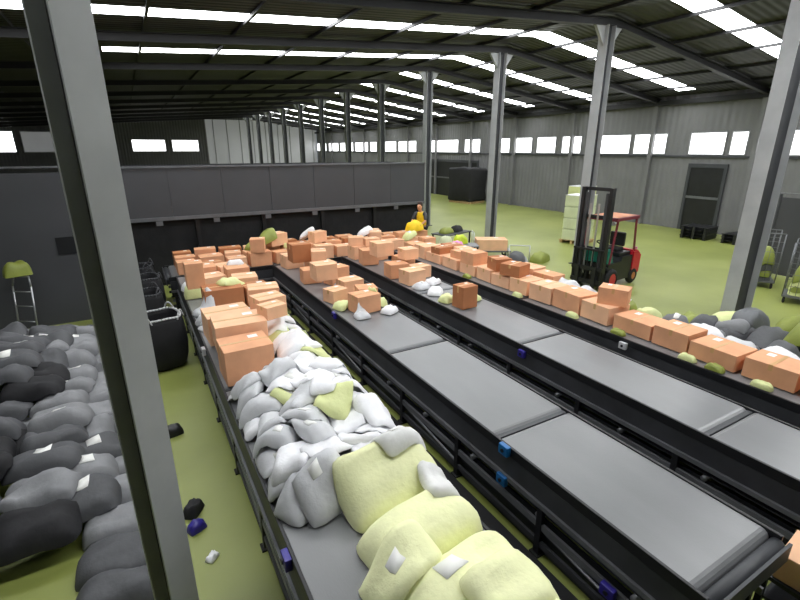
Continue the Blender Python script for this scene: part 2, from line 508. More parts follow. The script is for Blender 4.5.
def drop_bag(F, x, y, l, w, T, a, idx, nu=15, nv=11, stiff=0.5, wr=0.012, power=4.0, pc=55):
    """lay a soft bag on the height field; returns (bmesh data) in local coordinates"""
    u = np.linspace(-1, 1, nu); v = np.linspace(-1, 1, nv)
    # rounded edges: cluster samples to the rim
    u = np.sign(u) * (1 - (1 - np.abs(u)) ** 1.5); v = np.sign(v) * (1 - (1 - np.abs(v)) ** 1.5)
    U, V = np.meshgrid(u, v, indexing='ij')
    ph = rng.uniform(0, 100, 3)
    N1 = np.array([[noise.noise(Vector((p * 1.3 + ph[0], q * 1.3 + ph[1], 0))) for q in v] for p in u])
    N2 = np.array([[noise.noise(Vector((p * 1.3 + ph[1], q * 1.3 + ph[2], 5))) for q in v] for p in u])
    px = l / 2 * U * (1 - .10 * V ** 4) + .05 * l * N1 * (1 - .5 * np.abs(U))
    py = w / 2 * V * (1 - .12 * U ** 4) + .05 * w * N2 * (1 - .5 * np.abs(V))
    ca, sa = math.cos(a), math.sin(a)
    wx, wy = x + px * ca - py * sa, y + px * sa + py * ca
    h = F.at(wx, wy)
    A = np.stack([px.ravel(), py.ravel(), np.ones(px.size)], 1)
    c = np.linalg.lstsq(A, h.ravel(), rcond=None)[0]
    g = math.hypot(c[0], c[1])
    if g > .65: c[:2] *= .65 / g
    plane = px * c[0] + py * c[1]
    plane = plane + np.percentile(h - plane, pc)
    zb = np.maximum(h, plane - T * stiff)
    zb = np.maximum(smooth2(zb, 3), h) + .004
    prof = ((1 - np.abs(U) ** power) * (1 - np.abs(V) ** power)) ** .55
    N3 = np.array([[noise.noise(Vector((p * 2.4 + ph[2], q * 3.6 + ph[0], 9))) for q in v] for p in u])
    N4 = np.array([[noise.noise(Vector((p * 1.1 + ph[0], q * 5.5 + ph[1], 3))) for q in v] for p in u])
    body = smooth2(zb, 4)
    zt = np.maximum(zb + .008, body + T * prof * (1 + .22 * N1) + wr * (N3 * 1.6 + N4) * (.3 + prof))
    zb = np.where(prof < .02, (zb + zt) / 2 - .003, zb)
    # write the new top into the height field
    uu, vv, m = F.mask(x, y, l, w, a)
    iu = np.clip(np.searchsorted(u, np.clip(uu[m], -1, 1)), 0, nu - 1); iv = np.clip(np.searchsorted(v, np.clip(vv[m], -1, 1)), 0, nv - 1)
    hz = np.maximum(F.h[m], zt[iu, iv])
    F.h[m] = hz
    F.owner[m] = idx
    z0 = float(zb.min())
    return wx - x, wy - y, zb - z0, zt - z0, z0

def bag_mesh(d):
    dx, dy, zb, zt, z0 = d
    nu, nv = dx.shape
    bm = bmesh.new()
    T = [[bm.verts.new((dx[i, j], dy[i, j], zt[i, j])) for j in range(nv)] for i in range(nu)]
    Bt = [[bm.verts.new((dx[i, j], dy[i, j], zb[i, j])) for j in range(nv)] for i in range(nu)]
    for i in range(nu - 1):
        for j in range(nv - 1):
            bm.faces.new((T[i][j], T[i + 1][j], T[i + 1][j + 1], T[i][j + 1]))
            bm.faces.new((Bt[i][j], Bt[i][j + 1], Bt[i + 1][j + 1], Bt[i + 1][j]))
    for i in range(nu - 1):
        for j in (0, nv - 1):
            bm.faces.new((T[i][j], T[i + 1][j], Bt[i + 1][j], Bt[i][j]))
    for j in range(nv - 1):
        for i in (0, nu - 1):
            bm.faces.new((T[i][j], T[i][j + 1], Bt[i][j + 1], Bt[i][j]))
    return bm

def patch_mesh(d, i0, i1, j0, j1, off=.006):
    dx, dy, zb, zt, z0 = d
    bm = bmesh.new()
    g = [[[bm.verts.new((dx[i, j], dy[i, j], zt[i, j] + o)) for j in range(j0, j1 + 1)] for i in range(i0, i1 + 1)] for o in (off, .001)]
    n, k = i1 - i0, j1 - j0
    for i in range(n):
        for j in range(k):
            bm.faces.new((g[0][i][j], g[0][i + 1][j], g[0][i + 1][j + 1], g[0][i][j + 1]))
            bm.faces.new((g[1][i][j], g[1][i][j + 1], g[1][i + 1][j + 1], g[1][i + 1][j]))
    for i in range(n):
        for j in (0, k):
            bm.faces.new((g[0][i][j], g[0][i + 1][j], g[1][i + 1][j], g[1][i][j]))
    for j in range(k):
        for i in (0, n):
            bm.faces.new((g[0][i][j], g[0][i][j + 1], g[1][i][j + 1], g[1][i][j]))
    return bm

def box_mesh(l, w, h, bev=.008):
    return B(-l / 2, l / 2, -w / 2, w / 2, 0, h, bev=bev)

class Pile:
    """collects bags and boxes dropped on one height field, then builds and labels them"""
    def __init__(s, F): s.F, s.items = F, []
    def bag(s, x, y, l, w, T, a, m, kind, tagp=0.0, stiff=.5, wr=.012, power=4.0, pc=55):
        d = drop_bag(s.F, x, y, l, w, T, a, len(s.items), stiff=stiff, wr=wr, power=power, pc=pc)
        s.items.append(dict(t='bag', x=x, y=y, z=d[4], d=d, m=m, kind=kind, tag=rng.random() < tagp, l=l, w=w, a=a))
    def box(s, x, y, l, w, h, a, m, kind='cardboard box', pct=100, detail=True, sink=0.0, top=1.6):
        _, _, mk = s.F.mask(x, y, l, w, a)
        hh = s.F.h[mk]
        z = float(np.percentile(hh, pct)) - sink if hh.size else 0
        if z > top: return
        s.F.h[mk] = z + h
        s.F.owner[mk] = len(s.items)
        s.items.append(dict(t='box', x=x, y=y, z=z + .002, l=l, w=w, h=h, a=a, m=m, kind=kind, detail=detail))
    def build(s, where, group, bins, colname, keep=.12):
        """bins: list of (x_max, phrase) across the heap, counted from the near end"""
        own = s.F.owner
        out = []
        for i, it in enumerate(s.items):
            n = int((own == i).sum()); full = it['l'] * it['w'] / s.F.c ** 2
            if n / full < keep: continue
            out.append(it)
        rows = {}
        for it in out:
            b = next(k for k, (xm, _) in enumerate(bins) if it['x'] <= xm)
            key = (colname[it['m']], it['kind'], b)
            rows.setdefault(key, []).append(it)
        for (c, kind, b), its in rows.items():
            its.sort(key=lambda q: q['y'])
            for k, it in enumerate(its):
                ph = bins[b][1]
                end = ('the only one there' if len(its) == 1 else '%s from its near end' % ordn(k) if k else 'nearest the camera')
                label = '%s %s %s, %s%s' % (c, kind, where, ph + ', ' if ph else '', end)
                nm = kind.replace(' ', '_')
                if it['t'] == 'bag':
                    o = obj(nm, bag_mesh(it['d']), it['m'], None, True, (it['x'], it['y'], it['z']))
                    if it['tag']:
                        i0 = int(rng.integers(5, 8)); j0 = int(rng.integers(4, 6))
                        obj('address_label', patch_mesh(it['d'], i0, i0 + 2, j0, j0 + 2), 'paper', o, True)
                else:
                    o = carton(nm, it)
                tag(o, label, kind.split()[-1], group)
        return out

def carton(nm, it):
    l, w, h = it['l'], it['w'], it['h']
    o = obj(nm, box_mesh(l, w, h), it['m'], None, False, (it['x'], it['y'], it['z']))
    o.rotation_euler = (0, 0, it['a'])
    if it['detail']:
        bm = bmesh.new()
        box(bm, -l / 2 - .002, l / 2 + .002, -.025, .025, h - .001, h + .0025)
        box(bm, -l / 2 - .003, -l / 2 - .0005, -.025, .025, h * .7, h + .0025); box(bm, l / 2 + .0005, l / 2 + .003, -.025, .025, h * .7, h + .0025)
        obj('packing_tape', bm, 'tape', o)
        q = min(l, w) * .18
        obj('shipping_label', B(l * .12, l * .12 + q * 1.3, w * .15, w * .15 + q, h, h + .003), 'paper', o)
    return o

COL = {'polyw': 'white', 'polyg': 'light grey', 'polyd': 'dark grey', 'polyy': 'pale yellow-green', 'polyo': 'olive green', 'sack': 'mid grey', 'sackd': 'dark grey', 'sacky': 'pale yellow',
       'sackw': 'off-white', 'card': 'tan', 'card2': 'pale tan', 'card3': 'brown', 'lime': 'lime', 'pink': 'pink', 'yellow': 'yellow', 'red': 'red', 'black': 'black', 'cloth': 'black'}

# --- leftmost conveyor: white parcel bags, boxes, yellow sacks
F0 = Field(.60, 2.30, 1.1, 12.8, lambda x, y: 1.016)
P0 = Pile(F0)
# bags bulk
for layer in range(4):
    yy = 3.42 + .15 * (layer % 2)
    while yy < 8.6:
        for xx in (.92, 1.28, 1.64, 1.98):
            x = xx + rng.uniform(-.06, .06); y = yy + rng.uniform(-.1, .1)
            if layer == 3 and (x < 1.05 or x > 1.95 or rng.random() < .25): continue
            if x < 1.42 and 5.85 < y < 8.2: continue
            l, w = rng.uniform(.42, .58), rng.uniform(.30, .42)
            a = rng.uniform(0, PI)
            ext = (abs(l * math.cos(a)) + abs(w * math.sin(a))) / 2
            x = min(max(x, .63 + ext), 2.27 - ext)
            m = rng.choice(['polyw', 'polyg', 'polyw', 'polyg', 'polyy', 'polyd'], p=[.34, .28, .16, .17, .04, .01])
            if x > 1.6: m = rng.choice(['polyw', 'polyy', 'polyg'], p=[.74, .14, .12])
            if y > 6.2 and x > 1.3: m = rng.choice(['polyw', 'polyy', 'polyg'], p=[.6, .3, .1])
            P0.bag(x, y, l, w, rng.uniform(.07, .12), a, str(m), 'parcel bag', .3, wr=.014, stiff=.9)
        yy += .36
# yellow sacks at the near end
for (x, y, l, w, a, m, T) in [(1.1, 3.3, .5, .4, .2, 'polyg', .12), (1.68, 3.12, 1.02, .56, .12, 'sacky', .24), (1.66, 2.54, 1.06, .54, .1, 'sacky', .27), (1.68, 1.96, 1.06, .58, .12, 'sacky', .25), (1.68, 1.42, 1.04, .5, .05, 'sacky', .24),
                              (1.9, 3.36, .56, .36, .3, 'sackw', .12), (2.0, 2.8, .42, .3, 1.4, 'sackw', .1), (1.3, 2.25, .6, .4, .25, 'sacky', .13), (1.85, 1.7, .66, .46, .1, 'sacky', .13)]:
    P0.bag(x, y, l, w, T, a, m, 'woven sack', .35, stiff=.6, wr=.012)
# large boxes
for (x, y, l, w, h, a, m) in [(1.06, 6.28, .66, .58, .50, .02, 'card'), (1.12, 6.95, .74, .62, .42, -.03, 'card2'), (1.06, 7.62, .70, .62, .46, .04, 'card2'), (1.72, 7.5, .48, .40, .30, .2, 'card2'), (1.78, 8.05, .52, .44, .30, -.15, 'card2'),
                              (1.64, 6.92, .36, .3, .2, .3, 'card2'),
                              (1.30, 9.55, .74, .55, .5, 0, 'card3'), (1.95, 9.5, .5, .5, .46, .06, 'card3'), (.86, 9.95, .34, .36, .52, 0, 'card'), (1.3, 10.2, .6, .55, .5, .1, 'card'), (1.88, 10.2, .52, .5, .5, -.1, 'card2'),
                              (1.25, 10.9, .6, .5, .42, .2, 'card2'), (1.85, 10.9, .5, .5, .56, 0, 'card'), (1.2, 11.6, .56, .5, .5, 0, 'card'), (1.8, 11.7, .56, .5, .45, .2, 'card2'), (1.4, 12.35, .7, .5, .4, .1, 'card3')]:
    P0.box(x, y, l, w, h, a, m, sink=.05)
for (x, y, l, w, T, a, m) in [(.9, 8.7, .45, .4, .16, .3, 'polyg'), (1.5, 8.75, .5, .36, .14, .8, 'polyw'), (1.95, 8.8, .46, .36, .14, .2, 'polyg'), (.88, 9.3, .36, .34, .12, .5, 'polyg'), (.86, 10.6, .4, .36, .3, 0, 'polyy'), (1.5, 9.7, .5, .4, .12, .4, 'polyy'), (1.9, 11.2, .46, .4, .16, 0, 'polyw'), (.9, 11.2, .44, .4, .2, .6, 'polyw')]:
    P0.bag(x, y, l, w, T, a, m, 'parcel bag', .2)
P0.build('on leftmost conveyor', 'parcels heaped on the leftmost conveyor', [(1.15, 'aisle edge'), (1.7, 'middle'), (9, 'far edge')], COL)

# --- far ends of the two bare belts and the cross conveyor
def belt_top(x, y):
    return 1.016 if y < 12.78 and (3.1 < x < 4.36 or 5.2 < x < 6.38 or 6.9 < x < 8.4) else (.946 if 12.9 < y < 14.45 and .5 < x < 8.7 else (.946 if y > 12.78 else 0))
FB = Field(.5, 8.9, 7.0, 14.5, belt_top, .04)
PB = Pile(FB)
for (x, y, l, w, h, a, m) in [(3.72, 7.95, .52, .42, .36, .1, 'card'), (4.05, 8.55, .42, .4, .3, -.2, 'card'), (3.45, 8.8, .4, .36, .28, .3, 'card2'), (4.0, 9.3, .5, .42, .3, .1, 'card2'), (5.62, 7.15, .38, .34, .46, .05, 'card3'),
                              (3.5, 9.6, .5, .44, .36, 0, 'card2'), (4.0, 10.1, .5, .4, .42, .2, 'card'), (3.5, 10.5, .46, .4, .34, -.1, 'card'), (4.0, 10.9, .5, .46, .36, .1, 'card2'), (3.5, 11.3, .5, .46, .46, 0, 'card3'), (4.05, 11.7, .46, .4, .36, .3, 'card'), (3.55, 12.2, .5, .46, .36, .1, 'card2'),
                              (5.6, 9.2, .5, .44, .34, .1, 'card2'), (5.55, 9.9, .5, .46, .36, -.1, 'card'), (6.05, 9.6, .46, .4, .3, .1, 'card2'), (6.05, 10.4, .5, .4, .4, .2, 'card'), (5.55, 10.7, .5, .46, .36, 0, 'card2'), (6.0, 11.1, .5, .44, .34, .1, 'card2'), (5.55, 11.5, .46, .44, .42, -.15, 'card'), (6.02, 11.9, .5, .44, .36, .1, 'card'), (5.6, 12.3, .5, .42, .38, .1, 'card2')]:
    PB.box(x, y, l, w, h, a, m)
for (x, y, l, w, T, a, m) in [(3.42, 8.3, .42, .34, .14, .3, 'polyy'), (4.1, 7.6, .34, .28, .12, .5, 'polyw'), (4.08, 8.05, .34, .3, .16, .2, 'polyy'), (3.5, 7.6, .3, .28, .1, 0, 'polyg'), (5.5, 7.6, .36, .3, .14, .3, 'polyy'), (5.6, 8.2, .46, .34, .13, .9, 'polyw'), (6.0, 7.4, .42, .3, .12, .2, 'polyy'), (5.55, 8.7, .4, .34, .12, .1, 'polyg'), (4.0, 9.7, .4, .3, .14, .2, 'polyw'), (3.5, 9.15, .34, .3, .16, .5, 'polyd'), (6.0, 8.9, .4, .3, .12, .4, 'polyw')]:
    PB.bag(x, y, l, w, T, a, m, 'parcel bag', .2)
# layer on the cross conveyor
yy = 13.2
for row in range(3):
    x = .85
    while x < 8.5:
        l, w, h = rng.uniform(.42, .62), rng.uniform(.36, .44), rng.uniform(.28, .46)
        PB.box(x + l / 2 - .1, yy + rng.uniform(-.03, .03), l, w, h, rng.uniform(-.15, .15), str(rng.choice(['card', 'card2', 'card', 'card3'])))
        x += l + .1
    yy += .47
for k in range(14):
    l, w, h = rng.uniform(.36, .56), rng.uniform(.3, .44), rng.uniform(.2, .4)
    PB.box(rng.uniform(2.6, 8.2), rng.uniform(13.1, 14.1), l, w, h, rng.uniform(-.5, .5), str(rng.choice(['card', 'card2', 'card'])), top=1.36)
for k in range(9):
    PB.box(float(rng.choice([3.6, 3.9, 5.6, 5.9])) + rng.uniform(-.1, .1), rng.uniform(9.4, 12.4), rng.uniform(.34, .5), rng.uniform(.3, .42), rng.uniform(.2, .36), rng.uniform(-.4, .4), str(rng.choice(['card', 'card2', 'card2'])), top=1.42)
for (x, y, m) in [(3.3, 13.6, 'polyo'), (3.9, 13.3, 'polyy'), (2.9, 13.9, 'polyo'), (4.6, 13.9, 'polyw'), (6.4, 13.5, 'polyw'), (7.9, 13.2, 'polyy')]:
    PB.bag(x, y, .5, .38, .18, rng.uniform(0, 3), m, 'parcel bag', .2, pc=97, stiff=.3)
PB.build('at conveyor far ends', 'cartons and bags at the far ends of the conveyors', [(3.0, 'left corner'), (4.7, 'second conveyor'), (6.6, 'third conveyor'), (99, 'right corner')], COL)

# --- the line of boxes on the rightmost conveyor, and what lies behind it
FR = Field(6.9, 8.45, -.6, 12.8, lambda x, y: 1.016)
PR = Pile(FR)
y = 0.1
k = 0
while y < 12.4:
    l, w, h = rng.uniform(.5, .72), rng.uniform(.5, .6), rng.uniform(.24, .38)
    PR.box(7.48 + rng.uniform(-.02, .02), y + l / 2, w, l, h, rng.uniform(-.06, .06), str(rng.choice(['card', 'card2', 'card2', 'card'])))
    y += l + rng.uniform(.02, .12)
y = .2
while y < 12.4:
    r = rng.random()
    if y < 5.0:
        m = str(rng.choice(['polyg', 'polyo', 'polyw', 'polyy', 'polyd', 'card3'], p=[.24, .24, .12, .16, .16, .08]))
    else:
        m = str(rng.choice(['card', 'card2', 'card3', 'polyy', 'polyg', 'card2'], p=[.26, .3, .14, .1, .08, .12]))
    if m.startswith('card'):
        l, w, h = rng.uniform(.4, .6), rng.uniform(.4, .52), rng.uniform(.24, .42)
        PR.box(8.1 + rng.uniform(-.02, .02), y + l / 2, w, l, h, rng.uniform(-.15, .15), m)
    else:
        l, w = rng.uniform(.42, .56), rng.uniform(.36, .46)
        PR.bag(8.05 + rng.uniform(-.06, .04), y + l / 2, l, w, rng.uniform(.2, .34), PI / 2 + rng.uniform(-.3, .3), m, 'parcel bag', .2)
    y += l + .03
for k in range(9):
    PR.box(7.45 + rng.uniform(-.05, .25), 5.2 + k * .78 + rng.uniform(-.1, .1), rng.uniform(.36, .5), rng.uniform(.36, .56), rng.uniform(.18, .32), rng.uniform(-.5, .5), str(rng.choice(['card', 'card2', 'card3'])), top=1.36)
for (y, m) in [(5.6, 'polyy'), (4.6, 'polyo'), (3.4, 'polyy'), (3.0, 'polyo'), (2.4, 'polyy'), (1.7, 'polyo'), (7.1, 'polyy'), (8.9, 'polyo')]:
    PR.bag(7.035, y, .26, .13, .09, PI / 2, m, 'small pouch', 0, stiff=.2)
PR.build('on rightmost conveyor', 'parcels along the rightmost conveyor', [(7.68, 'belt-side row'), (99, 'outer row')], COL)

# --- heap of sacks on the floor to the right of it
FH = Field(8.5, 15.2, .2, 6.2, lambda x, y: 0.0, .04)
PH = Pile(FH)
for layer in range(4):
    for yy in np.arange(.9, 5.6, .58):
        for xx in np.arange(9.05, 14.6, .85):
            r = abs(xx - 11.2) / 3.2 + max(0, yy - 3.6) / 2.6
            if layer * .3 + r > 1.05 and layer > 0: continue
            if xx > 11.6 and yy > 4.2: continue
            m = str(rng.choice(['sackd', 'sack', 'sackw', 'polyo', 'polyy', 'polyd'], p=[.26, .28, .14, .13, .09, .10]))
            PH.bag(max(9.0, xx + rng.uniform(-.12, .12)), yy + rng.uniform(-.1, .1), rng.uniform(.75, .95), rng.uniform(.5, .62), rng.uniform(.22, .32), rng.uniform(-.4, .4), m, 'sack', .12, wr=.02)
PH.build('in right-hand floor heap', 'sacks heaped on the floor right of the conveyors', [(9.45, 'row beside conveyor'), (10.3, 'second row'), (11.15, 'third row'), (12.0, 'fourth row'), (12.85, 'fifth row'), (99, 'outer row')], COL)

# --- heap of grey sacks on the left
FL = Field(-4.6, .1, 3.2, 12.2, lambda x, y: 0.0, .04)
PL = Pile(FL)
for layer in range(5):
    for yy in np.arange(3.6, 11.6, .53):
        for xx in np.arange(-.66, -4.0, -.74):
            if layer == 4 and (yy < 8 or xx > -1.0): continue
            edge = min((abs(xx) - .1) * 1.1, (12.2 - yy) * .9, (yy - 3.2) * 1.6 + .2)
            if layer and edge < layer * .42: continue
            if layer == 3 and (xx > -1.6 and yy < 7.5): continue
            x, y = xx - (.4 if layer % 2 else 0) + rng.uniform(-.05, .05), yy + (.3 if layer % 2 else 0) + rng.uniform(-.05, .05)
            if -2.3 < x < -.85 and y < 5.15: continue
            if x > -.8 and y < 4.0: continue
            x = min(x, -.6)
            m = str(rng.choice(['sack', 'sackd', 'sack', 'polyd'], p=[.4, .25, .25, .1])) if x > -.72 - .1 * y else str(rng.choice(['sackd', 'cloth', 'sack'], p=[.55, .3, .15]))
            PL.bag(x, y, rng.uniform(.70, .82), rng.uniform(.46, .56), rng.uniform(.19, .27), rng.uniform(-.2, .2), m, 'sack', .3, wr=.022, stiff=.6)
PL.build('in left-hand floor heap', 'sacks heaped on the floor on the left', [(-2.6, 'rear row'), (-1.75, 'third row'), (-1.05, 'second row'), (9, 'aisle row')], COL)

# ------------------------------------------------------------ dark raised walkway behind the belts
t = thing('raised_walkway', 'long dark grey panelled raised walkway behind the conveyor ends', 'walkway', (4.4, 15.6, 0))
WX0, WX1 = -4.9, 5.6
n = 7
for k in range(n):
    a, b = WX0 + (WX1 - WX0) * k / n, WX0 + (WX1 - WX0) * (k + 1) / n
    obj('cladding_panel', B(a + .006, b - .006, -.03, .02, 2.16, 3.58), 'fascia', t)
obj('top_rail', B(WX0, WX1, -.06, .06, 3.58, 3.63), 'railgrey', t)
obj('bottom_rail', B(WX0, WX1, -.07, .03, 2.06, 2.16), 'railgrey', t)
obj('deck', B(WX0, WX1, .03, 3.0, 2.06, 2.16), 'black', t)
obj('rear_panel', B(WX0, WX1, 2.96, 3.0, 2.16, 3.58), 'char', t)
for x in (WX0, WX1 - .05):
    obj('side_panel', B(x, x + .05, .02, 2.96, 2.16, 3.58), 'char', t)
for k in range(6):
    for yy in (.08, 2.8):
        x = WX0 + .1 + (WX1 - WX0 - .2) * k / 5
        obj('leg', B(x - .06, x + .06, yy - .06, yy + .06, 0, 2.06), 'black', t)
for k in range(5):
    a, b = WX0 + .1 + (WX1 - WX0 - .2) * k / 5, WX0 + .1 + (WX1 - WX0 - .2) * (k + 1) / 5
    obj('shade_sheet', B(a - .003, b + .003, .2, .23, .02, 2.05), 'cloth', t)  # black sheets added to stand for the shade under the deck
for k in range(6):
    x = WX0 + 1.1 + 1.62 * k
    c = obj('sign_plate', B(x - .09, x + .09, -.08, -.072, 1.92, 2.05), 'railgrey', t)

# dark grey partition continuing to the left
t = thing('partition_screen', 'dark grey partition screen on the left, behind the sack heap', 'partition', (-6.2, 13.2, 0))
for k in range(2):
    a = 2.8 * k
    obj('screen_panel', B(a + .03, a + 2.77, -.02, .02, .06, 3.6), 'fascia', t)
    obj('post', B(a - .03, a + .03, -.04, .04, 0, 3.7), 'steel_dk', t)
obj('post', B(5.57, 5.63, -.04, .04, 0, 3.7), 'steel_dk', t)
obj('top_rail', B(-.03, 5.63, -.04, .04, 3.7, 3.74), 'railgrey', t)
obj('notice_board', B(4.5, 5.0, -.05, -.021, 1.75, 2.15), 'black', t)

# hand truck with an olive bag leaning by the heap
def hand_truck(loc, rz):
    t = thing('hand_truck', 'grey hand truck standing upright behind the left sack heap', 'trolley', loc, rz)
    bm = bmesh.new()
    for s in (-1, 1):
        path(bm, [(s * .22, 0, .12), (s * .22, .12, 1.2), (s * .18, .16, 1.42)], .018, 8)
    tube(bm, (-.18, .16, 1.42), (.18, .16, 1.42), .018, 8)
    for z in (.4, .75, 1.08):
        tube(bm, (-.22, .12 * (z - .12) / 1.08, z), (.22, .12 * (z - .12) / 1.08, z), .013, 8)
    obj('frame', bm, 'alum', t, True)
    obj('toe_plate', B(-.24, .24, -.24, .01, .015, .03), 'railgrey', t)
    tube_bm = tube(bmesh.new(), (-.27, .1, .12), (.27, .1, .12), .012, 8)
    obj('axle', tube_bm, 'black', t)
    for s in (-1, 1):
        w = obj('wheel', torus(bmesh.new(), (s * .27, .1, .12), .085, .035, 'X', 20, 8), 'rubber', t, True)
        obj('hub', tube(bmesh.new(), (s * .245, .1, .12), (s * .295, .1, .12), .055, 12), 'alum', w)
    return t
hand_truck((-2.5, 12.6, 0), -.6)
F1 = Field(-3.4, -1.8, 12.0, 13.6, lambda x, y: 1.45)
o = obj('bag', bag_mesh(drop_bag(F1, -2.45, 12.72, .5, .34, .3, .3, 0)), 'polyo', None, True, (-2.45, 12.72, 1.45))
tag(o, 'olive bag resting over the top of the hand truck handle', 'bag')

# ------------------------------------------------------------ black bulk bag in the aisle
def bulk_bag(loc, label, rz=.25, rim='rim'):
    t = thing('bulk_bag', label, 'bag', loc, rz)
    bm = bmesh.new()
    prof = [(.30, 0.0), (.37, .05), (.42, .25), (.44, .5), (.43, .75), (.40, .95), (.385, 1.05), (.365, 1.045), (.36, .95), (.38, .75), (.36, .55)]
    n = 40
    rows = []
    for (r, z) in prof:
        row = []
        for i in range(n):
            a = 2 * PI * i / n
            c, s = math.cos(a), math.sin(a)
            q = (abs(c) ** 3.2 + abs(s) ** 3.2) ** (-1 / 3.2)
            rr = r * q * (1 + .05 * noise.noise(Vector((c * 2, s * 2, z * 4))))
            row.append(bm.verts.new((rr * c, rr * s, z + .03 * noise.noise(Vector((c * 1.5, s * 1.5, 7))) * min(1, z * 3))))
        rows.append(row)
    for a, b in zip(rows[:-1], rows[1:]):
        for i in range(n):
            bm.faces.new((a[i], a[(i + 1) % n], b[(i + 1) % n], b[i]))
    bm.faces.new(rows[0][::-1]); bm.faces.new(rows[-1])
    obj('bag_body', bm, 'cloth', t, True)
    bm = bmesh.new()
    pts = []
    for i in range(n + 1):
        a = 2 * PI * i / n
        c, s = math.cos(a), math.sin(a)
        q = (abs(c) ** 3.2 + abs(s) ** 3.2) ** (-1 / 3.2)
        rr = .376 * q * (1 + .05 * noise.noise(Vector((c * 2, s * 2, 4.2))))
        pts.append((rr * c, rr * s, 1.05 + .03 * noise.noise(Vector((c * 1.5, s * 1.5, 7)))))
    path(bm, pts, .022, 6)
    obj('rim', bm, rim, t, True)
    for k in range(4):
        a = PI / 4 + k * PI / 2
        c, s = math.cos(a), math.sin(a)
        bm = bmesh.new()
        lp = []
        for j in range(9):
            u = j / 8
            lp.append((.44 * c - s * (u - .5) * .24, .44 * s + c * (u - .5) * .24, 1.0 + .17 * math.sin(PI * u)))
        path(bm, lp, .014, 6)
        obj('lifting_loop', bm, rim, t, True)
bulk_bag((.08, 9.6, 0), 'open black bulk bag with pale rim standing in the aisle')
bulk_bag((-.15, 11.4, 0), 'black bulk bag second in the aisle, behind the pale-rimmed one', .1, 'char')
bulk_bag((-.1, 12.9, 0), 'black bulk bag third in the aisle, near the raised walkway', .3, 'char')
bulk_bag((-.2, 14.3, 0), 'black bulk bag last in the aisle, before the added dark sheet', -.2, 'char')

